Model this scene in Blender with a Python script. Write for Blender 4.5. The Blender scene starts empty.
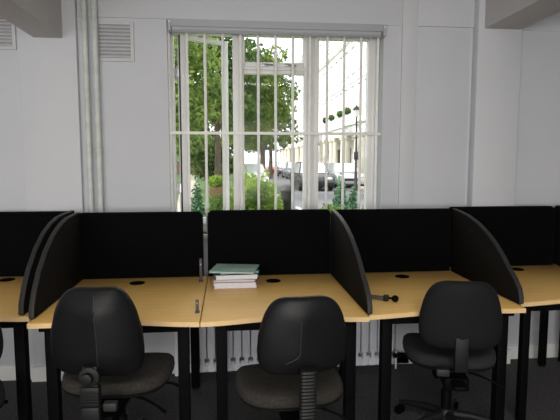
import bpy, bmesh, math, random
from mathutils import Vector, Matrix
random.seed(7)
C = bpy.context.scene.collection
S = bpy.context.scene
PI = math.pi

# ------------------------------------------------------------------ camera, world, light, exposure
cam_d = bpy.data.cameras.new('camera'); cam_d.sensor_width = 36; cam_d.lens = 500/560*36
cam_d.clip_start = 0.05; cam_d.clip_end = 400
cam = bpy.data.objects.new('camera', cam_d); C.objects.link(cam)
cam.location = (0, 0, 1.48)
cam.rotation_euler = (PI/2-math.radians(5.576), math.radians(0.0), -math.radians(5.88))
S.camera = cam

w = bpy.data.worlds.new('world'); S.world = w; w.use_nodes = True
bg = w.node_tree.nodes['Background']
bg.inputs[0].default_value = (0.93, 0.96, 1.0, 1); bg.inputs[1].default_value = 2.6

def light(name, kind, loc, rot, power, col=(1, 1, 1), **k):
    d = bpy.data.lights.new(name, kind); d.energy = power; d.color = col
    for a, b in k.items(): setattr(d, a, b)
    o = bpy.data.objects.new(name, d); C.objects.link(o); o.location = loc; o.rotation_euler = rot
    return o
light('sun', 'SUN', (0, 0, 20), (math.radians(52), 0, math.radians(-75)), 4.0, (1, .95, .86), angle=math.radians(1.5))
# unseen fill added behind the camera for a presumed window; rear wall is closed
light('rear_fill_light', 'AREA', (-1.0, -3.3, 1.45), (PI/2, 0, 0), 198, (1.0, .965, .92), shape='RECTANGLE', size=5.0, size_y=1.7)
# unseen overhead fill added to brighten desks and floor, no fixture modelled
for y in (-0.9,):
    light('overhead_fill_light', 'AREA', (0.3, y, 2.70), (0, 0, 0), 58, (1, .96, .92), shape='RECTANGLE', size=1.4, size_y=.3)

S.view_settings.view_transform = 'Standard'; S.view_settings.look = 'None'
S.view_settings.gamma = 1; S.view_settings.use_curve_mapping = False
S.view_settings.exposure = 0.0

# ------------------------------------------------------------------ materials
def mat(name, col, rough=.6, metal=0, noise=None, amt=.15, bump=0, bscale=None, stretch=(1, 1, 1), spec=.5, col2=None):
    m = bpy.data.materials.new(name); m.use_nodes = True
    nt = m.node_tree; b = nt.nodes['Principled BSDF']
    b.inputs['Base Color'].default_value = (*col, 1); b.inputs['Roughness'].default_value = rough
    b.inputs['Metallic'].default_value = metal; b.inputs['Specular IOR Level'].default_value = spec
    if noise or bump:
        tc = nt.nodes.new('ShaderNodeTexCoord'); mp = nt.nodes.new('ShaderNodeMapping')
        mp.inputs['Scale'].default_value = stretch
        nt.links.new(tc.outputs['Object'], mp.inputs[0])
    if noise:
        n = nt.nodes.new('ShaderNodeTexNoise'); n.inputs['Scale'].default_value = noise; n.inputs['Detail'].default_value = 5
        nt.links.new(mp.outputs[0], n.inputs['Vector'])
        r = nt.nodes.new('ShaderNodeValToRGB')
        r.color_ramp.elements[0].position = .3; r.color_ramp.elements[1].position = .7
        a = tuple(c*(1-amt) for c in col); d = col2 or tuple(min(1, c*(1+amt)) for c in col)
        r.color_ramp.elements[0].color = (*a, 1); r.color_ramp.elements[1].color = (*d, 1)
        nt.links.new(n.outputs[0], r.inputs[0]); nt.links.new(r.outputs[0], b.inputs['Base Color'])
    if bump:
        n2 = nt.nodes.new('ShaderNodeTexNoise'); n2.inputs['Scale'].default_value = bscale or 200; n2.inputs['Detail'].default_value = 3
        nt.links.new(mp.outputs[0], n2.inputs['Vector'])
        bp = nt.nodes.new('ShaderNodeBump'); bp.inputs['Strength'].default_value = bump; bp.inputs['Distance'].default_value = .01
        nt.links.new(n2.outputs[0], bp.inputs['Height']); nt.links.new(bp.outputs[0], b.inputs['Normal'])
    return m

def glass_mat(name, gloss=.06, tint=(1, 1, 1)):
    m = bpy.data.materials.new(name); m.use_nodes = True; nt = m.node_tree; nt.nodes.clear()
    o = nt.nodes.new('ShaderNodeOutputMaterial'); mx = nt.nodes.new('ShaderNodeMixShader')
    t = nt.nodes.new('ShaderNodeBsdfTransparent'); t.inputs[0].default_value = (*tint, 1)
    g = nt.nodes.new('ShaderNodeBsdfGlossy'); g.inputs['Roughness'].default_value = .02
    mx.inputs[0].default_value = gloss
    nt.links.new(t.outputs[0], mx.inputs[1]); nt.links.new(g.outputs[0], mx.inputs[2]); nt.links.new(mx.outputs[0], o.inputs[0])
    return m

M = {}
M['wall'] = mat('wall_paint', (.595, .61, .645), .75, noise=1.3, amt=.03, bump=.08, bscale=60)
M['trimw'] = mat('trim_paint', (.62, .635, .665), .6, noise=2, amt=.03)
M['skirt'] = mat('skirting_paint', (.72, .72, .70), .5, noise=4, amt=.05)
M['ceil'] = mat('ceiling_paint', (.62, .62, .62), .85, noise=2, amt=.03)
M['beam'] = mat('beam_paint', (.56, .54, .54), .8, noise=2, amt=.05)
M['carpet'] = mat('carpet', (.066, .065, .068), .95, noise=70, amt=.5, bump=.5, bscale=350)
M['pipe'] = mat('flaking_pipe_paint', (.60, .64, .60), .55, noise=18, amt=.10, bump=.4, bscale=40)
M['grille'] = mat('vent_plaster', (.60, .60, .62), .7, noise=8, amt=.05)
M['ventshade'] = mat('vent_gap_shade', (.33, .33, .34), .9, noise=8, amt=.1)  # darker grey sheet standing in for shade in the gaps between slats
M['dark'] = mat('dark_recess', (.10, .10, .105), .9)
M['frame'] = mat('window_paint', (.75, .745, .73), .4, noise=6, amt=.04)
M['seal'] = mat('black_seal', (.02, .02, .02), .7)
M['bar'] = mat('white_bar_paint', (.86, .85, .82), .45, noise=25, amt=.06)
M['glass'] = glass_mat('window_glass', .004)
M['blind'] = mat('blind_cassette', (.42, .43, .47), .5, noise=3, amt=.03)
M['blindlight'] = mat('blind_rail', (.66, .66, .68), .4, noise=3, amt=.03)
M['metal'] = mat('brushed_steel', (.36, .36, .37), .35, .9, noise=30, amt=.08)
M['greymetal'] = mat('grey_bracket_paint', (.06, .06, .062), .6, .0, noise=30, amt=.08)
M['rad'] = mat('radiator_enamel', (.84, .86, .93), .35, noise=10, amt=.04)
M['wood'] = mat('beech_laminate', (.88, .545, .165), .42, noise=5, amt=.07, stretch=(1, 14, 14), spec=.35)
M['edge'] = mat('beech_edging', (.86, .60, .30), .45, noise=9, amt=.06)
M['black'] = mat('black_steel', (.0028, .0028, .003), .6, noise=40, amt=.2, spec=.06)
M['blackpl'] = mat('black_plastic', (.009, .009, .0095), .5, noise=40, amt=.2, spec=.3)
M['trimb'] = mat('black_screen_trim', (.004, .004, .0042), .8, noise=40, amt=.2, spec=.1)
M['screen'] = mat('black_screen_fabric', (.0022, .0020, .0023), .95, noise=300, amt=.3, bump=.2, bscale=500, spec=.1)
M['divider'] = mat('charcoal_divider_fabric', (.0065, .0056, .0047), .95, noise=300, amt=.3, bump=.2, bscale=500, spec=.15)
M['piping'] = mat('grey_edge_trim', (.022, .022, .022), .6, noise=30, amt=.1)
M['vinyl'] = mat('black_vinyl', (.0055, .0057, .0064), .46, noise=14, amt=.2, bump=.10, bscale=220, spec=.3)
M['matteb'] = mat('black_upholstery', (.0045, .0045, .005), .75, noise=120, amt=.25, bump=.2, bscale=300, spec=.3)
M['seatbrown'] = mat('brown_black_tweed', (.030, .026, .021), .95, noise=110, amt=.55, bump=.3, bscale=260)
M['seatgrey'] = mat('charcoal_tweed', (.017, .0175, .020), .95, noise=110, amt=.45, bump=.3, bscale=260)
M['knobgrey'] = mat('grey_lever_plastic', (.016, .016, .016), .6)
M['green'] = mat('green_card', (.24, .47, .36), .6, noise=8, amt=.12, col2=(.44, .57, .49))
M['dgreen'] = mat('dark_green_card', (.02, .17, .10), .6, noise=9, amt=.1)
M['pink'] = mat('pink_card', (.62, .27, .27), .7, noise=9, amt=.1)
M['paper'] = mat('white_paper', (.78, .79, .84), .8, noise=60, amt=.05)
M['socket'] = mat('white_socket_plastic', (.68, .68, .72), .35)
# outdoors
M['asphalt'] = mat('sunlit_asphalt', (.135, .135, .14), .9, noise=3, amt=.12)
M['pave'] = mat('pale_paving', (.42, .37, .29), .9, noise=2, amt=.12)
M['grass'] = mat('grass', (.075, .13, .03), .9, noise=3, amt=.4)
M['roadline'] = mat('white_road_paint', (.8, .8, .8), .8)
M['stucco'] = mat('white_stucco', (.86, .85, .82), .8, noise=1, amt=.03)
M['cream'] = mat('cream_stucco', (.74, .70, .56), .8, noise=1, amt=.05)
M['hglass'] = mat('house_window_glass', (.55, .56, .56), .15, noise=2, amt=.2)
M['bark'] = mat('bark', (.10, .075, .05), .9, noise=9, amt=.4)
M['brick'] = mat('red_brick', (.20, .13, .11), .9, noise=12, amt=.25)
M['tyre'] = mat('tyre_rubber', (.012, .012, .012), .8)
M['cwin'] = mat('car_glass', (.90, .93, .95), .35, .9, noise=2, amt=.1)
M['iron'] = mat('black_iron', (.01, .01, .011), .5)
M['lantern'] = mat('lantern_glass', (.55, .55, .5), .2)
M['plant_wood'] = mat('weathered_wood', (.13, .08, .035), .85, noise=9, amt=.3)

def leafmat(name, a, b, tr=.35):
    m = bpy.data.materials.new(name); m.use_nodes = True; nt = m.node_tree; nt.nodes.clear()
    o = nt.nodes.new('ShaderNodeOutputMaterial'); mx = nt.nodes.new('ShaderNodeMixShader'); mx.inputs[0].default_value = tr
    d = nt.nodes.new('ShaderNodeBsdfDiffuse'); t = nt.nodes.new('ShaderNodeBsdfTranslucent')
    tc = nt.nodes.new('ShaderNodeTexCoord'); n = nt.nodes.new('ShaderNodeTexNoise'); n.inputs['Scale'].default_value = 1.7; n.inputs['Detail'].default_value = 6
    r = nt.nodes.new('ShaderNodeValToRGB'); r.color_ramp.elements[0].position = .35; r.color_ramp.elements[1].position = .65
    r.color_ramp.elements[0].color = (*a, 1); r.color_ramp.elements[1].color = (*b, 1)
    nt.links.new(tc.outputs['Object'], n.inputs['Vector']); nt.links.new(n.outputs[0], r.inputs[0])
    nt.links.new(r.outputs[0], d.inputs[0]); nt.links.new(r.outputs[0], t.inputs[0])
    nt.links.new(d.outputs[0], mx.inputs[1]); nt.links.new(t.outputs[0], mx.inputs[2]); nt.links.new(mx.outputs[0], o.inputs[0])
    return m
M['leafA'] = leafmat('leaves_mid_green', (0.077, 0.136, 0.035), (0.292, 0.378, 0.103))
M['leafB'] = leafmat('leaves_yellow_green', (.095, .17, .03), (.33, .46, .09))
M['leafC'] = leafmat('leaves_dark_green', (0.046, 0.085, 0.030), (0.173, 0.248, 0.089))
M['conif'] = leafmat('conifer_green', (.07, .16, .08), (.20, .34, .20), .2)

# ------------------------------------------------------------------ mesh builder
class MB:
    def __init__(s): s.b = bmesh.new()
    def _merge(s, t, mtx=None):
        me = bpy.data.meshes.new('t'); t.to_mesh(me); t.free()
        if mtx is not None: me.transform(mtx)
        s.b.from_mesh(me); bpy.data.meshes.remove(me); return s
    def box(s, x0, x1, y0, y1, z0, z1, bev=0, seg=2, mtx=None):
        t = bmesh.new(); bmesh.ops.create_cube(t, size=1)
        for v in t.verts:
            v.co = Vector(((x0+x1)/2+v.co.x*(x1-x0), (y0+y1)/2+v.co.y*(y1-y0), (z0+z1)/2+v.co.z*(z1-z0)))
        if bev: bmesh.ops.bevel(t, geom=t.edges[:], offset=bev, segments=seg, affect='EDGES', profile=.5)
        return s._merge(t, mtx)
    def cyl(s, p0, p1, r0, r1=None, seg=16, bev=0):
        r1 = r0 if r1 is None else r1
        p0, p1 = Vector(p0), Vector(p1); d = p1-p0; L = d.length
        t = bmesh.new(); bmesh.ops.create_cone(t, cap_ends=True, segments=seg, radius1=r0, radius2=r1, depth=L)
        if bev:
            es = [e for e in t.edges if len(e.link_faces) == 2 and any(len(f.verts) > 4 for f in e.link_faces)]
            bmesh.ops.bevel(t, geom=es, offset=bev, segments=2, affect='EDGES', profile=.5)
        q = Vector((0, 0, 1)).rotation_difference(d.normalized()).to_matrix().to_4x4()
        return s._merge(t, Matrix.Translation((p0+p1)/2) @ q)
    def ball(s, c, r, sc=(1, 1, 1), sub=3):
        t = bmesh.new(); bmesh.ops.create_icosphere(t, subdivisions=sub, radius=r)
        return s._merge(t, Matrix.Translation(c) @ Matrix.Diagonal((*sc, 1)))
    def tube(s, pts, r, seg=8):
        pts = [Vector(p) for p in pts]
        rs = r if isinstance(r, (list, tuple)) else [r]*len(pts)
        rings = []
        for i, p in enumerate(pts):
            d = (pts[min(i+1, len(pts)-1)]-pts[max(i-1, 0)]).normalized()
            u = d.cross(Vector((0, 0, 1)))
            if u.length < .05: u = d.cross(Vector((1, 0, 0)))
            u.normalize(); v = d.cross(u)
            rings.append([s.b.verts.new(p+(u*math.cos(2*PI*k/seg)+v*math.sin(2*PI*k/seg))*rs[i]) for k in range(seg)])
        for a, b in zip(rings, rings[1:]):
            for k in range(seg): s.b.faces.new((a[k], a[(k+1) % seg], b[(k+1) % seg], b[k]))
        s.b.faces.new(rings[0][::-1]); s.b.faces.new(rings[-1]); return s
    def prism(s, poly, axis, a, b, bev=0):
        """poly of 2D points extruded along axis from a to b"""
        def P(p, t): return {'x': (t, p[0], p[1]), 'y': (p[0], t, p[1]), 'z': (p[0], p[1], t)}[axis]
        t = bmesh.new()
        A = [t.verts.new(P(p, a)) for p in poly]; B = [t.verts.new(P(p, b)) for p in poly]; n = len(poly)
        t.faces.new(A[::-1]); t.faces.new(B)
        for k in range(n): t.faces.new((A[k], A[(k+1) % n], B[(k+1) % n], B[k]))
        bmesh.ops.recalc_face_normals(t, faces=t.faces[:])
        if bev:
            es = [e for e in t.edges if any(len(f.verts) == n for f in e.link_faces)]
            bmesh.ops.bevel(t, geom=es, offset=bev, segments=2, affect='EDGES', profile=.5)
        return s._merge(t)
    def lathe(s, prof, c=(0, 0, 0), seg=24):
        rings = [[s.b.verts.new((c[0]+r*math.cos(2*PI*k/seg), c[1]+r*math.sin(2*PI*k/seg), c[2]+z)) for k in range(seg)] for r, z in prof]
        for a, b in zip(rings, rings[1:]):
            for k in range(seg): s.b.faces.new((a[k], a[(k+1) % seg], b[(k+1) % seg], b[k]))
        s.b.faces.new(rings[0][::-1]); s.b.faces.new(rings[-1]); return s
    def build(s, name, m, parent=None, loc=None, smooth=True, mtx=None, angle=40):
        bmesh.ops.recalc_face_normals(s.b, faces=s.b.faces[:])
        me = bpy.data.meshes.new(name); s.b.to_mesh(me); s.b.free()
        if mtx is not None: me.transform(mtx)
        me.materials.append(m)
        if smooth:
            me.shade_smooth(); me.set_sharp_from_angle(angle=math.radians(angle))
        o = bpy.data.objects.new(name, me); C.objects.link(o)
        if parent: o.parent = parent
        if loc: o.location = loc
        return o

def tag(o, label, cat, group=None):
    o['label'] = label; o['category'] = cat
    if group: o['group'] = group
    return o
def thing(name, label, cat, loc=(0, 0, 0), rz=0, group=None):
    o = bpy.data.objects.new(name, None); C.objects.link(o); o.empty_display_size = .1
    o.location = loc; o.rotation_euler = (0, 0, rz); return tag(o, label, cat, group)
def struct(o): o['kind'] = 'structure'; return o
def copy_tree(o, parent=None):
    c = o.copy(); C.objects.link(c)
    if parent: c.parent = parent
    for ch in [q for q in bpy.data.objects if q.parent == o]: copy_tree(ch, c)
    return c

# ------------------------------------------------------------------ room shell
WY = 3.45; OX0, OX1, OZ0, OZ1 = -.395, 1.076, .98, 2.405
b = MB()
b.box(-4, OX0, WY, 3.75, 0, 2.85); b.box(OX1, 4.5, WY, 3.75, 0, 2.85)
b.box(OX0, OX1, WY, 3.75, 0, OZ0); b.box(OX0, OX1, WY, 3.75, OZ1, 2.85)
struct(b.build('wall_back', M['wall'], smooth=False))
struct(MB().box(-4.15, -4, -3.6, 3.75, 0, 2.85).build('wall_left', M['wall'], smooth=False))
struct(MB().box(4.5, 4.65, -3.6, 3.75, 0, 2.85).build('wall_right', M['wall'], smooth=False))
struct(MB().box(-4.15, 4.65, -3.75, -3.6, 0, 2.85).build('wall_front', M['wall'], smooth=False))
struct(MB().box(-4.15, 4.65, -3.75, 3.75, -.15, 0).build('floor', M['carpet'], smooth=False))
struct(MB().box(-4.15, 4.65, -3.75, 3.75, 2.85, 3.0).build('ceiling', M['ceil'], smooth=False))
# columns, beams, header and cover strip
struct(MB().box(-1.32, -.962, 3.41, WY+.01, 0, 2.85, .004).build('trim_1', M['trimw']))
struct(MB().box(1.715, 2.03, 3.37, WY+.01, 0, 2.85, .004).build('trim_2', M['trimw']))
struct(MB().box(-1.225, -1.045, -3.6, 3.415, 2.262, 2.85, .004).build('trim_3', M['beam']))
struct(MB().box(1.757, 2.02, -3.6, 3.375, 2.385, 2.85, .004).build('trim_4', M['beam']))
struct(MB().box(1.2, 1.308, 3.432, WY+.01, 0, 2.85, .004).build('trim_5', M['trimw']))
struct(MB().box(-.96, 1.2, 3.440, WY+.01, 2.408, 2.85, .003).box(1.308, 1.715, 3.436, WY+.01, 2.408, 2.85, .003)
       .box(2.03, 4.5, 3.440, WY+.01, 2.40, 2.85, .003).build('trim_6', M['wall']))
struct(MB().box(1.308, 1.69, 3.441, WY+.005, .1, 2.398, .003).build('trim_7', M['wall']))
def skirt(n, x0, x1, y): struct(MB().prism([(y, 0), (y, .085), (y+.008, .1), (y+.02, .1), (y+.02, 0)], 'x', x0, x1).build(n, M['skirt']))
skirt('baseboard_back', -.947, 1.715, 3.432)
skirt('baseboard_left', -4.0, -1.32, 3.432); skirt('baseboard_column', -1.33, -.947, 3.392)
skirt('baseboard_pier', 1.70, 2.045, 3.352); skirt('baseboard_right', 2.045, 4.5, 3.432)

# ------------------------------------------------------------------ window
win = bpy.data.objects.new('window_1', None); C.objects.link(win); win.location = (.33, 3.6, OZ0); struct(win)
def wpart(mb, name, m, par=win):
    o = mb.build(name, m); o.parent = par
    o.matrix_parent_inverse = Matrix.Translation(-Vector((.33, 3.6, OZ0))); return o
FY0, FY1 = 3.55, 3.62
f = MB()
f.box(OX0, -.365, FY0, FY1, OZ0, OZ1, .004); f.box(1.028, OX1, FY0, FY1, OZ0, OZ1, .004)
f.box(OX0, OX1, FY0, FY1, 2.345, OZ1, .004); f.box(OX0, OX1, FY0, FY1, OZ0, 1.03, .004)
f.box(.037, .088, FY0, FY1, OZ0, OZ1, .004); f.box(.563, .61, FY0, FY1, OZ0, OZ1, .004)
f.box(.088, .563, FY0, FY1, 2.112, 2.134, .004)
wpart(f, 'window_frame', M['frame'])
s = MB(); s.box(OX0-.01, OX1+.01, 3.43, 3.55, OZ0-.03, OZ0, .006); wpart(s, 'window_sill', M['frame'])
def sash(name, x0, x1, z0, z1, st=.035, y0=3.562, y1=3.612, side=None):
    m_ = MB(); y0 -= .006
    m_.box(x0, x0+st, y0, y1, z0, z1, .004); m_.box(x1-st, x1, y0, y1, z0, z1, .004)
    m_.box(x0+st, x1-st, y0, y1, z0, z0+st, .004); m_.box(x0+st, x1-st, y0, y1, z1-st, z1, .004)
    o = wpart(m_, name, M['frame'])
    p = MB().box(x0+st, x1-st, 3.586, 3.590, z0+st, z1-st).build('pane', M['glass'], o, smooth=False)
    p.matrix_parent_inverse = Matrix.Identity(4)
    return o
sash('sash', .088, .563, 2.134, 2.385, .032)
sash('sash', .088, .563, 1.03, 2.112, .026)
sash('sash', .61, 1.03, 1.03, 2.365, .034)
for x in (.265, .425):
    h = MB(); h.box(x-.025, x+.025, 3.545, 3.56, 2.138, 2.156, .003); h.tube([(x-.005, 3.545, 2.147), (x+.0, 3.525, 2.147), (x+.05, 3.52, 2.142)], .006)
    wpart(h, 'handle', M['metal'])
# left casement, standing open outwards on projecting hinges
ang = math.radians(31); cw = .385
ca = MB(); st = .045
ca.box(0, st, -.02, .025, 1.03, 2.35, .004); ca.box(cw-.034, cw, -.02, .025, 1.03, 2.35, .004)
ca.box(st, cw-.034, -.02, .025, 1.03, 1.07, .004); ca.box(st, cw-.034, -.02, .025, 2.322, 2.35, .004)
cm = Matrix.Translation((-.333, 3.60, 0)) @ Matrix.Rotation(ang, 4, 'Z')
me_ca = ca.build('casement', M['frame'], mtx=cm); me_ca.parent = win; me_ca.matrix_parent_inverse = Matrix.Translation(-Vector((.33, 3.6, OZ0)))
gp = MB().box(st, cw-.034, 0, .004, 1.07, 2.322).build('pane', M['glass'], me_ca, smooth=False, mtx=cm)
sl = MB().box(-.002, .0, -.021, .0, 1.03, 2.35).build('seal', M['seal'], me_ca, smooth=False, mtx=cm)
hg = MB().cyl((-.352, 3.60, 1.25), (-.352, 3.60, 1.33), .007).cyl((-.352, 3.60, 2.05), (-.352, 3.60, 2.13), .007).box(-.368, -.325, 3.597, 3.603, 1.26, 1.32).box(-.368, -.325, 3.597, 3.603, 2.06, 2.12)
hg.build('hinge', M['metal'], me_ca)

# security bars inside the reveal
gr = thing('security_grille', 'white steel security bars with one crossbar in front of the window', 'window bars', (.33, 3.5, OZ0))
def gpart(mb, n, m=M['bar']):
    o = mb.build(n, m, gr); o.matrix_parent_inverse = Matrix.Translation(-Vector((.33, 3.5, OZ0)))
for k in range(-4, 9):
    x = .09+.12*k
    if x > 1.06: continue
    gpart(MB().cyl((x, 3.50, OZ0), (x, 3.50, 2.40), .0095, seg=12), 'bar')
gpart(MB().box(OX0, OX1, 3.486, 3.494, 1.662, 1.682, .002), 'crossbar')
gpart(MB().box(OX0, OX1, 3.486, 3.494, 1.03, 1.05, .002), 'crossbar')

# roller blind cassette
bl = thing('roller_blind', 'grey roller blind wound up in its cassette at the top of the window', 'blind', (.33, 3.43, 2.31))
def at_parent(o, p, loc): o.parent = p; o.matrix_parent_inverse = Matrix.Translation(-Vector(loc)); return o
bo = (.33, 3.43, 2.31)
at_parent(MB().prism([(3.405, 2.357), (3.405, 2.402), (3.42, 2.398), (3.484, 2.398), (3.484, 2.357)], 'x', OX0+.03, OX1-.02, .002).build('cassette', M['blind']), bl, bo)
at_parent(MB().cyl((OX0+.035, 3.440, 2.350), (OX1-.03, 3.440, 2.350), .024, seg=20).build('rolled_fabric', M['blind']), bl, bo)
at_parent(MB().box(OX0+.035, OX1-.03, 3.431, 3.447, 2.327, 2.329, .004).build('bottom_rail', M['blind']), bl, bo)
at_parent(MB().box(OX0+.006, OX1-.006, 3.41, 3.484, 2.398, 2.404, .002).build('top_rail', M['blindlight']), bl, bo)
for x in (OX0+.012, OX1-.02):
    e = at_parent(MB().box(x, x+.02, 3.402, 3.484, 2.327, 2.402, .004).build('end_bracket', M['blind']), bl, bo)
    MB().cyl((x+.01, 3.400, 2.384), (x+.01, 3.404, 2.384), .008).build('cap', M['blindlight'], e)

# ------------------------------------------------------------------ wall fittings
def vent(x0, x1, z0, z1, y, label):
    v = thing('wall_vent', label, 'air vent', ((x0+x1)/2, y, z0), group=None); loc = ((x0+x1)/2, y, z0)
    fr = MB(); t = .022
    fr.box(x0, x0+t, y-.014, y, z0, z1, .003); fr.box(x1-t, x1, y-.014, y, z0, z1, .003)
    fr.box(x0+t, x1-t, y-.014, y, z0, z0+t, .003); fr.box(x0+t, x1-t, y-.014, y, z1-t, z1, .003)
    at_parent(fr.build('frame', M['grille']), v, loc)
    at_parent(MB().box(x0+t, x1-t, y-.003, y, z0+t, z1-t).build('backing', M['ventshade'], smooth=False), v, loc)
    n = 9; h = (z1-z0-2*t)/n
    for i in range(n):
        za = z0+t+h*i
        at_parent(MB().prism([(y-.003, za+h*.72), (y-.012, za+h*.30), (y-.012, za+h*.12), (y-.003, za+h*.40)], 'x', x0+t, x1-t).build('slat', M['grille']), v, loc)
vent(-.850, -.606, 2.13, 2.385, WY, 'white louvred air vent left of the window, partly behind the pipes')
vent(-1.62, -1.342, 2.19, 2.43, WY, 'white louvred air vent in the corner beyond the left ceiling beam')

def pipe(x, label, r):
    p = thing('heating_pipe', label, 'pipe', (x, 3.405, 0))
    MB().cyl((0, 0, 0), (0, 0, 2.85), r, seg=20).build('riser', M['pipe'], p)
    for z in (.5, 1.55, 2.45):
        MB().lathe([(r+.0005, -.012), (r+.0035, -.01), (r+.0035, .01), (r+.0005, .012)], (0, 0, z)).box(-.006, .006, r-.002, .045-.001, z-.008, z+.008).build('clip', M['pipe'], p)
pipe(-.905, 'peeling pale green vertical pipe next to the column, left of its twin', .017)
pipe(-.843, 'peeling pale green vertical pipe beside the air vent, right of its twin', .018)

sk = thing('wall_socket', 'white wall socket low on the wall under the far right desk', 'socket', (2.31, WY, .21))
MB().box(-.04, .04, -.010, 0, 0, .085, .003).build('plate', M['socket'], sk)
MB().box(-.012, .012, -.014, -.009, .052, .070, .002).build('switch', M['socket'], sk)

dp = thing('drain_pipe', 'thin white pipe dropping to the floor left of the radiator', 'pipe', (-.37, 3.40, 0))
MB().cyl((0, 0, 0), (0, 0, .62), .014, seg=16).build('riser', M['rad'], dp)
MB().cyl((0, 0, .62), (0, .035, .62), .012, seg=12).build('elbow', M['rad'], dp)

# radiator
rd = thing('radiator', 'white cast iron column radiator under the window behind the desks', 'radiator', (.4, 3.36, 0))
def rad_section(first):
    m_ = MB()
    for y in (3.315, 3.385):
        m_.box(-.0265, .0265, y-.022, y+.022, .150, .66, .008)
        m_.box(-.012, .012, y-.016, y+.016, .07, .155)
    m_.cyl((0, 3.310, .080), (0, 3.388, .080), .029, seg=14); m_.cyl((0, 3.312, .665), (0, 3.388, .665), .028, seg=14)
    m_.cyl((-.0295, 3.345, .088), (.0295, 3.345, .088), .024, seg=12); m_.cyl((-.0295, 3.350, .66), (.0295, 3.350, .66), .022, seg=12)
    m_.box(-.012, .012, 3.345, 3.375, .165, .65)
    if first: m_.box(-.02, .02, 3.31, 3.335, 0, .06, .004); m_.box(-.02, .02, 3.36, 3.385, 0, .06, .004)
    return m_
proto = None
for k in range(24):
    x = -.245+.059*k
    if k in (0, 23) or proto is None or k == 1:
        o = rad_section(k in (0, 23)).build('section', M['rad'], rd); o.matrix_parent_inverse = Matrix.Translation((-.4, -3.36, 0)); o.location = (x, 0, 0)
        if k == 1: proto = o
    else:
        o = proto.copy(); C.objects.link(o); o.parent = rd; o.matrix_parent_inverse = Matrix.Translation((-.4, -3.36, 0)); o.location = (x, 0, 0)
va = MB().cyl((1.13, 3.357, .09), (1.20, 3.357, .09), .008, seg=12).cyl((1.18, 3.357, 0), (1.18, 3.357, .13), .007, seg=12)
at_parent(va.build('tail_pipe', M['rad']), rd, (.4, 3.36, 0))
vv = MB().cyl((1.15, 3.335, .105), (1.175, 3.335, .105), .017, seg=14, bev=.003).cyl((1.175, 3.335, .105), (1.25, 3.335, .098), .012, seg=12).ball((1.26, 3.335, .098), .019)
at_parent(vv.build('valve', M['black']), rd, (.4, 3.36, 0))

# ------------------------------------------------------------------ desks
def desk(x0, x1, yf0, yf1, ymid, yb, grx, gry, label, L=.054, insets=(.085, .085), front_inset=.055):
    """yf0 / yf1 front edge at the left / right end, ymid at the scooped middle"""
    cx = (x0+x1)/2; loc = (cx, (yf0+yb)/2, 0)
    d = thing('desk', label, 'desk', loc)
    ch = lambda o: at_parent(o, d, loc)
    fr = []
    N = 28
    for i in range(N+1):
        t = i/N; x = x0+(x1-x0)*t
        lin = yf0+(yf1-yf0)*t
        sc = (ymid-(yf0+yf1)/2)*(math.sin(PI*t)**2)
        fr.append((x, lin+sc))
    r = .03
    poly = fr+[(x1, yb-r), (x1-r, yb), (x0+r, yb), (x0, yb-r)]
    ch(MB().prism(poly, 'z', .710, .735, .002).build('desktop', M['wood']))
    ed = MB(); 
    inner = fr; outer = [(x, y-.0025) for x, y in fr]
    ed.prism(outer+inner[::-1], 'z', .7115, .7335)
    ch(ed.build('edge_band', M['edge']))
    ly = max(yf0, yf1, ymid)+front_inset
    for (lx, lyy) in ((x0+insets[0], ly), (x1-insets[1], ly), (x0+.085, yb-.06), (x1-.085, yb-.06)):
        m_ = MB().box(lx-L/2, lx+L/2, lyy-L/2, lyy+L/2, .012, .70, .006)
        m_.box(lx-.045, lx+.045, lyy-.045, lyy+.045, .685, .711, .004)
        lo = ch(m_.build('leg', M['black']))
        fo = MB().cyl((lx, lyy, 0), (lx, lyy, .014), .022, seg=14).build('foot', M['blackpl'], lo)
    ra = MB().box(x0+.11, x1-.11, ly-.02, ly+.02, .655, .711, .003).box(x0+.065, x0+.105, ly+.03, yb-.085, .665, .711, .003).box(x1-.105, x1-.065, ly+.03, yb-.085, .665, .711, .003).box(x0+.11, x1-.11, yb-.08, yb-.04, .66, .711, .003)
    ch(ra.build('rail', M['black']))
    gm = MB().lathe([(.040, -.02), (.040, .0005), (.046, .001), (.046, .004), (.040, .006), (.006, .0055)], (grx, gry, .735), 28)
    g = ch(gm.build('cable_grommet', M['black']))
    return d
desk(-1.78, -0.958, 2.457, 2.457, 2.502, 3.365, -1.392, 3.25, 'beech desk at the far left edge, half hidden behind the curved divider')
desk(-0.93, -0.141, 2.349, 2.292, 2.36, 3.245, -0.563, 3.08, 'beech desk left of the window gap with two small grey posts on its edge')
desk(-0.136, 0.668, 2.291, 2.286, 2.347, 3.245, 0.272, 3.053, 'beech desk in front of the window with the stack of folders on it', insets=(.095, .065))
desk(0.674, 1.5, 2.314, 2.344, 2.364, 3.245, 1.113, 3.083, 'beech desk right of the window with a clamp arm lying on it', insets=(.12, .085))
desk(1.535, 2.33, 2.444, 2.502, 2.502, 3.345, 1.975, 3.212, 'empty beech desk at the far right edge, set back from the row', insets=(.10, .072), L=.044)
desk(2.345, 3.15, 2.472, 2.472, 2.522, 3.37, 2.75, 3.2, 'beech desk past the divider at the right edge, almost out of view')

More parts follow.
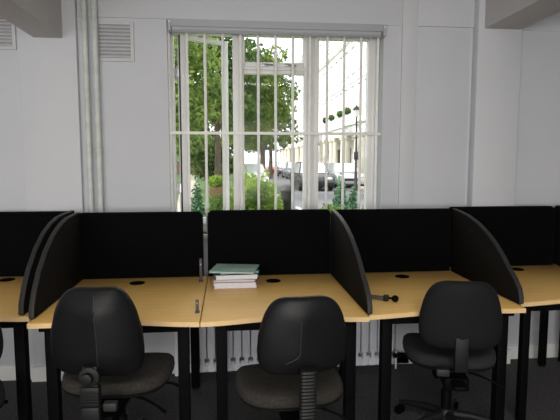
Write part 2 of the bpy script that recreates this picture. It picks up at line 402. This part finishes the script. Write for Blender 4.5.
# back screens: upholstered panel + slim edge trim + two clamps under the desk edge
def rrect(x0, x1, z0, z1, r, n=8):
    p = [(x0, z0), (x1, z0)]
    for i in range(n+1):
        a = PI/2*i/n; p.append((x1-r+r*math.cos(a), z1-r+r*math.sin(a)))
    for i in range(n+1):
        a = PI/2+PI/2*i/n; p.append((x0+r+r*math.cos(a), z1-r+r*math.sin(a)))
    return p
def screen(x0, x1, y, z1, label, z0=.738):
    loc = ((x0+x1)/2, y, z0); d = thing('desk_screen', label, 'desk screen', loc)
    at_parent(MB().prism(rrect(x0+.004, x1-.004, z0, z1-.004, .026), 'y', y, y+.024, .005).build('panel', M['screen']), d, loc)
    pts = rrect(x0, x1, z0, z1, .03)[1:]+[(x0, z0)]
    at_parent(MB().tube([(p[0], y+.012, p[1]) for p in pts], .006, 8).build('edge_trim', M['trimb']), d, loc)
    for cx in (x0+.18, x1-.18):
        at_parent(MB().box(cx-.02, cx+.02, y+.024, y+.036, .66, .84, .003).box(cx-.02, cx+.02, y-.07, y+.03, .69, .709, .003).build('clamp', M['black']), d, loc)
screen(-1.76, -1.012, 3.335, 1.152, 'black fabric screen at the far left, left of the double curved divider')
screen(-.938, -.170, 3.21, 1.154, 'black fabric screen left of the narrow gap, behind the leftmost whole desk')
screen(-.132, .662, 3.21, 1.161, 'black fabric screen right of the narrow gap, behind the stack of folders')
screen(.690, 1.490, 3.21, 1.158, 'black fabric screen between the two single curved dividers')
screen(1.520, 2.305, 3.32, 1.158, 'black fabric screen right of the rightmost curved divider')
screen(2.325, 3.1, 3.345, 1.158, 'black fabric screen cut off by the right edge, past a small notch')

PROF = [(0, .738), (.004, .775), (.025, .82), (.072, .863), (.12, .893), (.20, .955), (.29, 1.012), (.40, 1.065), (.52, 1.107), (.66, 1.139), (.80, 1.156), (.86, 1.160)]
PROF_ROUND = [(0, .738), (.01, .79), (.05, .862), (.115, .94), (.22, 1.026), (.34, 1.092), (.46, 1.132), (.57, 1.153), (.70, 1.161)]
def divider(x, yf, yb, label, th=.022, z1=1.162, prof=PROF, m=None):
    loc = (x, yf, .738); d = thing('desk_divider', label, 'desk divider', loc)
    k_ = min(1, (yb-yf-.02)/prof[-1][0]); prof = [(p[0]*k_, p[1]) for p in prof]
    base = [(yf+.012, .738)]
    pr = base+[(yf+p[0], p[1]) for p in prof[1:]]+[(yb, z1), (yb, .738)]
    at_parent(MB().prism(pr, 'x', x-th/2, x+th/2, .005).build('panel', m or M['divider']), d, loc)
    tr = [(x, yf+.002, .745)]+[(x, yf+p[0]-.001, p[1]+.001) for p in prof[1:]]+[(x, yb, z1+.001)]
    tm = MB()
    # flat edge strip following the curve
    for (a, c) in zip(tr, tr[1:]): pass
    ins = [(p[1]+.004, p[2]-.004) for p in tr]; out = [(p[1]-.003, p[2]+.002) for p in tr]
    tm.prism(out+ins[::-1], 'x', x-th/2-.001, x+th/2+.001, .0015)
    at_parent(tm.build('edge_trim', M['piping']), d, loc)
    at_parent(MB().box(x-.004, x+.004, yf+.16, yf+.20, .735, .739).box(x-.004, x+.004, yb-.2, yb-.16, .735, .739).build('clamp', M['black']), d, loc)
divider(-1.0, 2.46, 3.325, 'black curved divider, the left and further back of the pair at the left', prof=PROF_ROUND)
divider(-.928, 2.395, 3.205, 'charcoal curved divider, the right and nearer of the pair at the left', prof=PROF_ROUND)
divider(.675, 2.30, 3.205, 'curved black divider right of the desk with the folders')
divider(1.505, 2.39, 3.205, 'curved black divider between the last whole desk and the far right desk')
divider(2.340, 2.44, 3.31, 'curved black divider at the right edge of the picture')

# small posts left from a removed divider, loose clamp arm, folders
def post(x, y, h, label, w=.009):
    p = thing('screen_post', label, 'bracket', (x, y, .735))
    MB().box(-w, w, -.006, .006, 0, h, .003).build('upright', M['greymetal'], p)
    MB().box(-w-.004, w+.004, -.018, .018, 0, .004, .0015).build('foot', M['greymetal'], p)
    MB().cyl((0, -.0075, h*.75), (0, -.004, h*.75), .0045, seg=10).build('screw', M['metal'], p)
post(-.176, 3.09, .145, 'taller upright grey bracket near the back of the desk by the gap')
post(-.160, 2.445, .064, 'short upright grey bracket near the front of the desk by the gap', .0075)

ca_ = thing('clamp_arm', 'loose grey metal clamp arm with black knob lying beside the curved divider', 'bracket', (.70, 2.64, .7355))
dv = Vector((.15, -.105, 0)); dn = dv.normalized(); az = math.atan2(dn.y, dn.x)
R_ = Matrix.Rotation(az, 4, 'Z')
MB().box(-.005, .165, -.010, .010, .004, .022, .003, mtx=R_).build('arm', M['greymetal'], ca_)
MB().box(.150, .175, -.013, .013, 0, .032, .003, mtx=R_).build('block', M['blackpl'], ca_)
MB().cyl((dn.x*.175, dn.y*.175, .018), (dn.x*.20, dn.y*.20, .018), .006, seg=12).ball((dn.x*.212, dn.y*.212, .0185), .0185).build('knob', M['black'], ca_)

def sheet(name, label, m, cx, cy, z, w_, d_, t, rz, cat='folder', grp=None, pm=None):
    o = thing(name, label, cat, (cx, cy, z), rz, grp)
    return o, w_, d_, t
z = .7355; STK = (.035, 3.0)
def folder(label, m, z0, w_, d_, fill, rz, dx=0, dy=0):
    o = thing('document_folder', label, 'folder', (STK[0]+dx, STK[1]+dy, z0), rz)
    MB().box(-w_/2, w_/2, -d_/2, d_/2, 0, .0015).build('back_cover', m, o)
    k = MB(); n = 6
    for i in range(n):
        jx, jy = random.uniform(-.004, .004), random.uniform(-.005, .003)
        k.box(-w_/2+.008+jx, w_/2-.008+jx, -d_/2+.006+jy, d_/2-.004, .0016+fill*i/n, .0014+fill*(i+1)/n)
    MB_o = k.build('papers', M['paper'], o)
    MB().box(-w_/2, w_/2, -d_/2+.004, d_/2, fill+.0018, fill+.0033).build('front_cover', m, o)
    return z0+fill+.0036
z = folder('pink card folder full of white papers, lowest in the stack on the desk', M['pink'], z, .262, .225, .032, 0)
z = folder('thin pink folder of papers, second from the bottom of the stack', M['pink'], z, .255, .225, .012, math.radians(-2), -.004, .004)
z = folder('dark green folder full of white papers, in the middle of the stack', M['dgreen'], z, .258, .230, .026, math.radians(3), .004, .006)
z = folder('thin dark green folder jutting out just under the top of the stack', M['dgreen'], z, .240, .215, .006, math.radians(8), .012, .026)
z = folder('pale green card folder lying askew on top of the stack', M['green'], z, .270, .232, .005, math.radians(-11), -.002, .004)

# ------------------------------------------------------------------ chairs
def outline(t, n):
    c, s_ = math.cos(t), math.sin(t)
    return math.copysign(abs(c)**(2/n), c), math.copysign(abs(s_)**(2/n), s_)
def pad(N, n, rings, fn):
    """closed pad: rings=[(scale, h)] from front centre to back centre, fn(u, v, h) -> point"""
    bm = bmesh.new(); R = []
    for sc, h in rings:
        if sc == 0: R.append([bm.verts.new(fn(0, 0, h))])
        else: R.append([bm.verts.new(fn(*(sc*q for q in outline(2*PI*k/N, n)), h)) for k in range(N)])
    for a, c in zip(R, R[1:]):
        for k in range(N):
            k2 = (k+1) % N
            if len(a) == 1: bm.faces.new((a[0], c[k], c[k2]))
            elif len(c) == 1: bm.faces.new((a[k], c[0], a[k2]))
            else: bm.faces.new((a[k], c[k], c[k2], a[k2]))
    m_ = MB(); m_.b.free(); m_.b = bm; return m_

def chair(loc, rz, label, seat_m, back_m, bw=.385, bh=.34, bz=.665, sz=.49, back_y=-.30, knob=True, bellows=False, crease=.02, tilt=4, base_rot=.3, bar_low=.16, n=4.0, taper=.22, seam_glint=None, bar_off=.075, sw=.235, u0=0, handle=(-.11, -.05, -.03), low=.04, group=None, lever=1):
    ch = thing('office_chair', label, 'chair', loc, rz)
    # seat cushion
    sd = .23
    def sf(u, v, h):
        x = u*sw*(1-.06*max(0, -v)); y = v*sd
        zz = sz+h-.03*max(0, v-.45)**2/.3+.012*abs(u)**3*(1 if h > -.03 else 0)+.01*max(0, -v-.5)
        return (x, y, zz)
    MBs = pad(56, 3.0, [(0, -.004), (.4, -.004), (.7, -.002), (.86, -.001), (.94, -.006), (.985, -.018), (1, -.032), (.99, -.045), (.965, -.052), (.9, -.054), (0, -.054)], sf)
    MBs.build('seat', seat_m, ch, angle=60)
    def su(u, v, h):
        return (u*sw*.96, v*sd*.96, sz+h-.03*max(0, v-.45)**2/.3)
    pad(48, 3.0, [(0, -.054), (.98, -.054), (1, -.058), (.96, -.068), (.8, -.082), (.5, -.088), (0, -.088)], su).build('seat_shell', M['blackpl'], ch, angle=60)
    # back rest
    T = math.radians(tilt)
    def bf(u, v, h):
        wv = bw/2*(1.0-taper*max(0, v+.25)**1.6-low*max(0, -v-.3)**2)
        x = (u+u0*max(0, 1-u*u))*wv; zz = v*bh/2
        y = h+.035*(u*u)*(1 if True else 0)
        if h < 0: y -= crease*max(0, 1-abs(u))*min(1, max(0, (1-abs(v))*2.2))
        y += .03*(1-v*v)*.4 if h > 0 else 0
        return (x, back_y+y-zz*math.sin(T), bz+zz*math.cos(T))
    rg = [(0, .022), (.5, .022), (.8, .018), (.93, .008), (.985, -.004), (1, -.012), (.985, -.024), (.95, -.031), (.88, -.036), (.75, -.039), (.6, -.040), (.45, -.040), (.3, -.040), (.15, -.040), (0, -.040)]
    pad(64, n, rg, bf).build('backrest', back_m, ch, angle=16 if crease > .03 else 60)
    if seam_glint:
        pts = []
        for i in range(17):
            v = seam_glint[0]+(seam_glint[1]-seam_glint[0])*i/16; u = -seam_glint[2]*max(0, (i-12)/4)**2
            p = Vector(bf(u, v, -.040)); pts.append(p+Vector((0, -.0006, 0)))
        MB().tube(pts, .0022, 6).build('seam_glint', M['piping'], ch)  # raised seam in lighter grey, its glint put into the colour
    # back post: J shaped bar from under the seat up into the back pad
    py = back_y-bar_off-crease*.5
    bz0 = bz-bh/2
    if bellows:
        m_ = MB(); n = 22; zz0, zz1 = sz-.10, bz0+.05
        prof = []
        for i in range(n*2+1):
            prof.append((1.0 if i % 2 == 0 else .88, zz0+(zz1-zz0)*i/(n*2)))
        bm = m_.b; R = []
        for sc, zq in prof:
            R.append([bm.verts.new((sc*.034*q[0], py+.012+sc*.021*q[1], zq)) for q in (outline(2*PI*k/24, 4) for k in range(24))])
        for a, c in zip(R, R[1:]):
            for k in range(24): bm.faces.new((a[k], a[(k+1) % 24], c[(k+1) % 24], c[k]))
        bm.faces.new(R[0][::-1]); bm.faces.new(R[-1])
        m_.build('bellows', M['blackpl'], ch, angle=20)
    else:
        MB().box(-.031, .031, py-.004, py+.022, sz-bar_low, bz0+.075, .006).build('back_bar', M['blackpl'], ch)
        if knob:
            kz = bz0+.034
            ko = MB().cyl((0, py-.012, kz), (0, py+.02, kz), .042, seg=24, bev=.006).build('height_block', M['blackpl'], ch)
            MB().cyl((-.004, py-.035, kz), (-.004, py-.010, kz), .023, seg=20, bev=.005).build('knob', M['blackpl'], ko)
            m_ = MB().box(-.038, .038, py-.012, py+.024, bz0-.085, bz0-.008, .006)
            for i in range(5): m_.box(-.037, .037, py-.017, py-.008, bz0-.030-.012*i, bz0-.024-.012*i, .001)
            m_.build('grip_ribs', M['blackpl'], ch)
            MB().box(-.038, .038, py-.014, py+.024, bz0-.175, bz0-.09, .010).build('height_block', M['blackpl'], ch)
    MB().box(-.03, .03, py-.002, -.08, sz-.112, sz-.090, .006).box(-.06, .06, py+.08, .09, sz-.15, sz-.086, .01).build('mechanism', M['black'], ch)
    # tilt block handle and lever
    MB().box(handle[0], handle[1], py+.005, py+.04, sz+handle[2]-.018, sz+handle[2]+.018, .006).build('tilt_handle', M['knobgrey'], ch)
    MB().cyl((handle[0]+.02, py+.02, sz+handle[2]), (.0, py+.02, sz-.02 if handle[2] > -.1 else sz-.1), .008).build('tilt_rod', M['black'], ch)
    lv = MB().tube([(.04, -.06, sz-.115), (.14, -.10, sz-.125), (.20, -.135, sz-.14), (.245, -.16, sz-.16)], [.007, .006, .006, .008])
    lv.build('lever', M['black'], ch)
    lv2 = MB().tube([(.04, .05, sz-.11), (.16, .07, sz-.115), (.235, .085, sz-.135), (.265, .09, sz-.15)], [.006, .006, .007, .009])
    lv2.build('lever', M['black'], ch)
    # column and base
    MB().lathe([(.027, .10), (.027, .24), (.024, .245), (.018, .25), (.018, sz-.15)], seg=20).build('gas_column', M['black'], ch)
    MB().lathe([(.03, .065), (.043, .07), (.045, .12), (.03, .14)], seg=20).build('hub', M['blackpl'], ch)
    for k in range(5):
        a = base_rot+2*PI*k/5; c, s_ = math.cos(a), math.sin(a)
        lg = MB().tube([(c*.02, s_*.02, .108), (c*.12, s_*.12, .105), (c*.22, s_*.22, .088), (c*.285, s_*.285, .070)], [.026, .024, .019, .016], 10)
        lo = lg.build('leg', M['blackpl'], ch)
        px, pyy = c*.275, s_*.275
        wm = MB(); ax = Vector((-s_, c, 0)); ctr = Vector((px+c*.012, pyy+s_*.012, .025))
        for sg in (-1, 1): wm.cyl(ctr+ax*sg*.008, ctr+ax*sg*.024, .025, seg=18, bev=.004)
        wm.cyl((px, pyy, .03), (px, pyy, .068), .006, seg=10); wm.cyl(ctr-ax*.012, ctr+ax*.012, .008, seg=10)
        wm.build('castor', M['black'], lo)
    return ch
chair((-.530, 2.40, 0), math.radians(-4), 'black vinyl office chair with brown seat at the desk left of the gap', M['seatbrown'], M['vinyl'], bw=.388, bh=.385, bz=.783, sz=.50, back_y=-.33, knob=True, crease=.045, base_rot=.2, seam_glint=(.86, -.80, 0), n=5.2, bar_off=.06, sw=.252, u0=.16, handle=(.045, .10, -.01), low=.0, taper=.25)
chair((.272, 2.25, 0), math.radians(4), 'black vinyl office chair with ribbed back post in front of the window', M['seatbrown'], M['vinyl'], bw=.376, bh=.325, bz=.791, sz=.478, back_y=-.33, bellows=True, crease=.018, base_rot=.5, seam_glint=(.45, -.62, .3), n=4.8, u0=-.14, sw=.247, handle=(-.06, -.005, -.115))
chair((1.170, 2.51, 0), math.radians(-14), 'matt black upholstered office chair with charcoal seat at the desk right of the window', M['seatgrey'], M['matteb'], bw=.39, bh=.34, bz=.752, sz=.50, back_y=-.30, knob=False, crease=.008, base_rot=1.22, bar_low=.02, bar_off=.03, n=4.8, taper=.20, low=.0)
chair((-1.27, 2.28, 0), math.radians(35), 'black office chair at the left edge, only its right side showing', M['seatgrey'], M['matteb'], bw=.385, bh=.33, bz=.77, sz=.44, back_y=-.30, crease=.01, base_rot=.1)

# ------------------------------------------------------------------ outdoors
GZ = 0.0
struct(MB().box(-40, 40, 3.75, 110, GZ-.2, GZ-.02).build('ground', M['grass'], smooth=False))
struct(MB().box(1.55, 7.0, 13.5, 110, GZ-.02, GZ).build('street', M['asphalt'], smooth=False))
struct(MB().box(7.0, 9.6, 13.5, 110, GZ-.02, GZ+.10).build('pavement', M['pave'], smooth=False))
struct(MB().prism([(-1.5, 14), (-.75, 14), (-3.4, 55), (-4.8, 55)], 'z', GZ-.02, GZ+.012).build('garden_path', M['pave'], smooth=False))
struct(MB().box(-14, 1.5, 57, 57.3, GZ-.02, 1.5).build('boundary_wall', M['brick'], smooth=False))
for y in (14.6, 17.6, 21, 25): tag(MB().box(2.15, 2.25, y, y+1.4, GZ, GZ+.004).build('road_marking', M['roadline'], smooth=False), 'white dash painted on the grey street', 'road marking', 'dashes on the street')

def leaf_cloud(mb, blobs, n, size, seed, flat=0):
    rnd = random.Random(seed); bm = mb.b
    tot = sum(bl[3]*bl[4]*bl[5] for bl in blobs)
    for bl in blobs:
        cx, cy, cz, rx, ry, rz = bl
        for i in range(int(n*rx*ry*rz/tot)):
            while True:
                p = Vector((rnd.uniform(-1, 1), rnd.uniform(-1, 1), rnd.uniform(-1, 1)))
                if .3 < p.length < 1: break
            # leaves gather into sprays
            q = Vector((cx+p.x*rx, cy+p.y*ry, cz+p.z*rz))
            s_ = size*rnd.uniform(.6, 1.3)
            nrm = Vector((rnd.gauss(0, 1), rnd.gauss(0, 1), rnd.gauss(0, 1)+.4)).normalized()
            u = nrm.orthogonal().normalized(); u = Matrix.Rotation(rnd.uniform(0, 2*PI), 3, nrm) @ u; v = nrm.cross(u)
            a = q-u*s_*.5; c_ = q+u*s_*.5
            bm.faces.new([bm.verts.new(t) for t in (a, q-v*s_*.28+nrm*s_*.06, c_, q+v*s_*.28+nrm*s_*.06)])
def tree(x, y, trunk_h, blobs, n, size, m, label, seed, tr=.2, group=None, name='tree', sub=True):
    t = thing(name, label, 'tree' if name == 'tree' else 'shrub', (x, y, GZ-.02), group=group)
    rnd = random.Random(seed)
    tm = MB(); tm.tube([(0, 0, 0), (tr*.3, 0, trunk_h*.5), (0, tr*.4, trunk_h), (0, 0, trunk_h*1.5)], [tr, tr*.8, tr*.65, tr*.3], 10)
    for i in range(6):
        bl = rnd.choice(blobs)
        tm.tube([(0, 0, trunk_h*rnd.uniform(.7, 1.1)), (bl[0]*.5, bl[1]*.5, (trunk_h+bl[2])/2+.1), (bl[0], bl[1], bl[2])], [tr*.4, tr*.28, tr*.12], 7)
    tm.build('trunk' if name == 'tree' else 'stem', M['bark'], t)
    f_ = MB()
    bb = blobs
    if sub:
        bb = []
        for bl in blobs:
            k = 14
            for i in range(k):
                while True:
                    p = Vector((rnd.uniform(-1, 1), rnd.uniform(-1, 1), rnd.uniform(-1, 1)))
                    if p.length < 1: break
                r_ = rnd.uniform(.28, .48)
                bb.append((bl[0]+p.x*bl[3]*.8, bl[1]+p.y*bl[4]*.8, bl[2]+p.z*bl[5]*.8, bl[3]*r_, bl[4]*r_, bl[5]*r_))
    leaf_cloud(f_, bb, n, size, seed)
    f_.build('foliage', m, t, smooth=False)
    return t
# trees on the left and over the street
tree(-3.0, 19, 3.2, [(0, 0, 5.4, 2.6, 2.4, 2.2), (-1.6, .5, 4.0, 1.8, 1.8, 1.3), (1.5, 0, 4.2, 1.7, 1.8, 1.5), (.3, 0, 2.6, 2.2, 1.8, 1.1), (.5, -1.0, 2.3, 1.5, .8, 1.0)], 9000, .22, M['leafA'], 'tall broad leafy tree seen through the open casement', 11)
tree(-.6, 27, 3.6, [(0, 0, 7.0, 3.0, 2.8, 3.0), (1.2, 0, 4.6, 1.8, 1.8, 1.4), (-1.4, 0, 4.4, 2.0, 1.8, 1.5)], 6500, .30, M['leafC'], 'dark tree seen behind the left window mullion', 12)
tree(2.0, 30, 3.4, [(0, 0, 7.4, 2.2, 2.2, 2.3), (.6, 0, 4.6, 1.7, 1.6, 1.6), (-1.6, 0, 5.4, 1.6, 1.5, 1.8), (-.2, 0, 3.1, 2.3, 1.5, 1.2)], 9000, .28, M['leafA'], 'large green tree filling the middle window pane', 13)
tree(3.5, 42, 3.6, [(0, 0, 7.6, 2.6, 2.6, 2.6), (.2, 0, 5.0, 2.2, 2.2, 1.8), (-1, 0, 3.5, 2.6, 1.8, 1.3)], 7000, .34, M['leafC'], 'tree leaning over the parked cars beside the white house', 14)
tree(-7.0, 44, 3.4, [(0, 0, 6.5, 4.2, 3.0, 3.8), (3.0, 0, 5.0, 3.0, 2.6, 2.8)], 6500, .42, M['leafB'], 'pale sunlit tree far back at the left of the window', 15)
tree(-5.6, 24, 2.6, [(0, 0, 5.0, 2.4, 2.0, 3.2)], 3500, .26, M['leafB'], 'yellow green tree at the left jamb of the window', 16)
tree(0.8, 60, 3.0, [(0, 0, 6.0, 5.0, 3.0, 3.4), (-5, 0, 5.5, 4.0, 3.0, 3.2)], 5000, .55, M['leafC'], 'distant tree closing the end of the street', 17)
for (x, y, sc, m, lb, sd) in ((-9.5, 48, 1.1, 'leafC', 'dark bush under the trees at the far left of the window', 61), (-4.2, 52, 1.2, 'leafA', 'bush at the far end of the pale garden path', 62), (-1.2, 80, 1.3, 'leafC', 'dark bush closing the view beside the far white van', 63), (-1.6, 40, .8, 'leafC', 'dark bush behind the planter', 64)):
    tree(x, y, .8, [(0, 0, 2.4*sc, 3.2*sc, 1.5, 2.4*sc), (1.5*sc, 0, 1.8*sc, 2*sc, 1.4, 1.8*sc)], 3600, .30, M[m], lb, sd, .1, name='background_shrub')
# hedge and shrubs in the garden close to the window
tree(.50, 9.2, .6, [(0, 0, .80, .36, .45, .66), (-.25, .2, .85, .26, .4, .62), (.33, .1, .66, .26, .4, .5)], 5200, .075, M['leafB'], 'bright green hedge below the middle window pane', 21, .03, name='hedge_shrub')
tree(-.15, 8.6, .4, [(0, 0, .6, .35, .35, .5)], 1600, .075, M['leafA'], 'green shrub behind the left window mullion', 22, .03, name='garden_shrub')
def conifer(x, y, h, r, label, seed):
    t = thing('conifer', label, 'shrub', (x, y, GZ-.02))
    MB().cyl((0, 0, 0), (0, 0, h*.9), .03, .008, seg=8).build('stem', M['bark'], t)
    f_ = MB(); bl = []
    for i in range(12):
        k = i/11; rr = r*(1-.85*k)**.8; bl.append((0, 0, .1+k*(h-.15), rr, rr, h*.09))
    leaf_cloud(f_, bl, 2600, .06, seed); f_.build('foliage', M['conif'], t, smooth=False)
conifer(1.95, 8.6, 1.24, .27, 'slim dark conifer below the right window pane, left of its neighbour', 31)
conifer(2.25, 8.9, 1.02, .22, 'slim dark conifer below the right window pane, right of its neighbour', 32)
conifer(-.56, 9.0, 1.18, .24, 'blue green conifer in front of the pale garden path', 33)
tree(1.55, 7.4, .3, [(0, 0, .60, .30, .28, .30)], 1500, .07, M['leafB'], 'yellow green bush just above the right desk screen', 34, .02, name='garden_shrub')
tree(2.3, 8.0, .3, [(0, 0, .6, .25, .25, .38)], 1300, .07, M['leafB'], 'light green bush at the right window jamb', 35, .02, name='garden_shrub')
tree(-1.35, 8.6, .4, [(0, 0, .55, .3, .3, .55)], 1400, .07, M['leafB'], 'pale green bush at the left window jamb', 36, .02, name='garden_shrub')
pl = thing('planter', 'brown wooden planter with yellow green plant behind the open casement', 'planter', (-.22, 9.6, GZ-.02))
MB().prism([(-.12, 0), (.12, 0), (.14, 1.02), (-.14, 1.02)], 'y', -.13, .13, .01).build('tub', M['plant_wood'], pl)
f_ = MB(); leaf_cloud(f_, [(0, 0, 1.1, .17, .16, .14)], 500, .07, 40); f_.build('plant', M['leafB'], pl, smooth=False)
bn = thing('litter_bin', 'black street bin at the kerb right of the hedge', 'bin', (1.18, 10.0, GZ-.02))
MB().lathe([(.13, 0), (.14, .05), (.14, .88), (.15, .9)], seg=24).build('body', M['iron'], bn)
MB().lathe([(.155, .9), (.155, .94), (.09, 1.02), (.02, 1.04)], seg=24).build('lid', M['iron'], bn)

# cars
carmats = {}
def car(x, y, col, label, h=1.42, w_=1.72, Ln=4.1, van=False, rz=0):
    key = tuple(col)
    if key not in carmats: carmats[key] = mat('car_paint', col, .25, noise=2, amt=.02, spec=.6)
    cp = carmats[key]
    t = thing('van' if van else 'car', label, 'van' if van else 'car', (x, y, GZ), rz)
    hw = w_/2
    # lower body (front faces the viewer, towards -y)
    prof = [(-Ln/2, .28), (-Ln/2-.04, .45), (-Ln/2+.02, .62), (-Ln/2+.15, .72), (-Ln/2+1.05, .86), (Ln/2-.35, .90), (Ln/2-.02, .80), (Ln/2, .35), (Ln/2-.1, .22), (-Ln/2+.1, .20)]
    MB().prism(prof, 'x', -hw, hw, .06).build('body', cp, t)
    a = -Ln/2+(.35 if van else .95); e = Ln/2-.12
    cab = MB(); bm = cab.b
    lo = [(-hw+.05, a, .84), (hw-.05, a, .84), (hw-.05, e, .86), (-hw+.05, e, .86)]
    hi = [(-hw+.22, a+.75, h-.03), (hw-.22, a+.75, h-.03), (hw-.22, e-.5, h-.04), (-hw+.22, e-.5, h-.04)]
    L_ = [bm.verts.new(p) for p in lo]; H_ = [bm.verts.new(p) for p in hi]
    for k in range(4): bm.faces.new((L_[k], L_[(k+1) % 4], H_[(k+1) % 4], H_[k]))
    bm.faces.new(H_); bm.faces.new(L_[::-1])
    bmesh.ops.bevel(bm, geom=bm.edges[:], offset=.04, segments=2, affect='EDGES')
    cab.build('roof', cp, t)
    def quad(p, off):
        m_ = MB(); vs = [Vector(q) for q in p]; nn = (vs[1]-vs[0]).cross(vs[2]-vs[0]).normalized()*off
        A = [m_.b.verts.new(q) for q in vs]; B = [m_.b.verts.new(q+nn) for q in vs]
        m_.b.faces.new(A); m_.b.faces.new(B)
        for k in range(4): m_.b.faces.new((A[k], A[(k+1) % 4], B[(k+1) % 4], B[k]))
        return m_
    def lerp(p, q, k): return tuple(p[i]+(q[i]-p[i])*k for i in range(3))
    def inset(P0, P1, P2, P3):
        c = [sum(p[i] for p in (P0, P1, P2, P3))/4 for i in range(3)]
        return [lerp(p, c, .12) for p in (P0, P1, P2, P3)]
    quad(inset(lo[0], lo[1], hi[1], hi[0]), .012).build('windscreen', M['cwin'], t, smooth=False)
    quad(inset(lo[3], lo[0], hi[0], hi[3]), .012).build('side_window', M['cwin'], t, smooth=False)
    quad(inset(lo[1], lo[2], hi[2], hi[1]), .012).build('side_window', M['cwin'], t, smooth=False)
    for sx in (-1, 1):
        for yy in (-Ln/2+.75, Ln/2-.75):
            m_ = MB().cyl((sx*(hw-.16), yy, .30), (sx*(hw+.01), yy, .30), .30, seg=20, bev=.03)
            m_.build('wheel', M['tyre'], t)
        MB().ball((sx*(hw-.26), -Ln/2+.02, .62), .11, (1.4, .5, .8), 2).build('headlight', M['lantern'], t)
    MB().box(-.42, .42, -Ln/2-.055, -Ln/2-.02, .40, .54, .01).build('grille', M['iron'], t)
car(4.35, 26.2, (.02, .022, .025), 'dark car nearest the window, right of the thick window mullion', 1.45)
car(6.75, 29.0, (.55, .56, .58), 'silver car at the right, below the white porch columns', 1.40)
car(5.6, 36.2, (.03, .03, .035), 'dark parked car nearest in the row left of the thick mullion', 1.45)
car(5.6, 42.6, (.10, .11, .12), 'grey parked car second in the row', 1.45)
car(5.6, 50.0, (.04, .04, .05), 'dark parked car third in the row', 1.48)
car(5.3, 57.5, (.50, .05, .03), 'red parked car in the row', 1.45)
car(5.2, 64.0, (.75, .75, .75), 'white parked car beyond the red one', 1.45)
car(5.0, 72, (.75, .75, .75), 'white van at the far end of the parked row', 2.0, 1.9, 4.8, True)
car(1.15, 27, (.80, .80, .80), 'white car parked behind the hedge', 1.38)
car(.2, 64, (.04, .05, .06), 'dark car far off, left of the left mullion', 1.6)
car(-7.0, 62, (.8, .8, .8), 'pale car far off at the left window jamb', 1.6)

# street lamp
sl_ = thing('street_lamp', 'black cast iron street lamp with a lantern in front of the white terrace', 'street lamp', (6.35, 24.6, GZ+.0))
MB().lathe([(.14, 0), (.14, .25), (.08, .35), (.07, .9), (.05, 1.0), (.042, 3.6), (.06, 3.62), (.03, 3.66)], seg=16).build('post', M['iron'], sl_)
MB().box(-.28, .28, -.018, .018, 3.40, 3.43, .005).build('ladder_bar', M['iron'], sl_)
MB().lathe([(.06, 3.66), (.09, 3.68), (.16, 4.0), (.15, 4.02)], seg=6).build('lantern', M['lantern'], sl_, smooth=False)
MB().lathe([(.20, 4.0), (.19, 4.05), (.08, 4.18), (.03, 4.2), (.03, 4.28)], seg=6).build('cap', M['iron'], sl_, smooth=False)
MB().box(-.09, .09, -.09, .09, 1.55, 1.95, .01).build('sign_box', M['iron'], sl_)

# white stucco terrace along the street: facade plane x = FX, running away from the viewer
FX = 9.8; Y0, Y1 = 22, 78; HT = 15
th_ = thing('terrace_house', 'long white stucco terrace with columned porches along the right of the street', 'building', (FX, 50, GZ))
TL = (FX, 50, GZ)
def tp(mb, n, m): return at_parent(mb.build(n, m), th_, TL)
tp(MB().box(FX, FX+8, Y0, Y1, 0, HT), 'wall', M['stucco'])
for z_, dpt, hh in ((4.35, .25, .25), (7.6, .15, .18), (11.0, .35, .35), (HT-.3, .45, .45)):
    tp(MB().box(FX-dpt, FX, Y0, Y1, z_, z_+hh, .03), 'cornice', M['stucco'])
bay = 4.0; n = int((Y1-Y0)/bay)
for i in range(n):
    yc = Y0+bay*(i+.5)
    for (z0_, hh) in ((5.2, 2.0), (8.5, 1.7), (12.0, 1.5)):
        for off in (-.95, .95):
            if i > 11 and off > 0: continue
            fr_ = tp(MB().box(FX-.10, FX, yc+off-.58, yc+off-.46, z0_-.1, z0_+hh+.1, .02).box(FX-.10, FX, yc+off+.46, yc+off+.58, z0_-.1, z0_+hh+.1, .02).box(FX-.16, FX, yc+off-.68, yc+off+.68, z0_+hh+.1, z0_+hh+.25, .02).box(FX-.14, FX, yc+off-.62, yc+off+.62, z0_-.2, z0_-.1, .02), 'window', M['stucco'])
            MB().box(FX-.03, FX-.005, yc+off-.46, yc+off+.46, z0_-.1, z0_+hh+.1).build('pane', M['hglass'], fr_, smooth=False)
for i in range(0, n, 1):
    yc = Y0+bay*(i+.5)
    po = tp(MB().box(FX-2.0, FX, yc-1.55, yc+1.55, 3.15, 3.75, .03).box(FX-2.12, FX, yc-1.65, yc+1.65, 3.75, 3.9, .02), 'porch', M['stucco'])
    for yy in (-1.3, 1.3):
        MB().lathe([(.26, .1), (.26, .28), (.20, .34), (.19, 1.6), (.165, 2.9), (.2, 2.94), (.25, 3.0), (.25, 3.15)], (FX-1.78, yc+yy, 0), 16).build('column', M['cream'], po)
    MB().box(FX-.04, FX-.0, yc-.5, yc+.5, .1, 2.5).build('front_door', M['iron'], po, smooth=False)
for yb_ in (33.9, 36.2, 39.2, 41.7):
    tb = thing('topiary', 'clipped green ball in a pot on a white porch roof, one of a row', 'topiary', (8.1, yb_, 3.9), group='topiary balls on the porch roofs')
    MB().lathe([(.12, 0), (.17, .3), (.18, .36)], seg=12).cyl((0, 0, .3), (0, 0, .75), .02, seg=6).build('pot', M['stucco'], tb)
    f_ = MB(); leaf_cloud(f_, [(0, 0, .98, .28, .28, .28)], 300, .10, 50); f_.ball((0, 0, .98), .23, sub=2); f_.build('foliage', M['leafC'], tb, smooth=False)
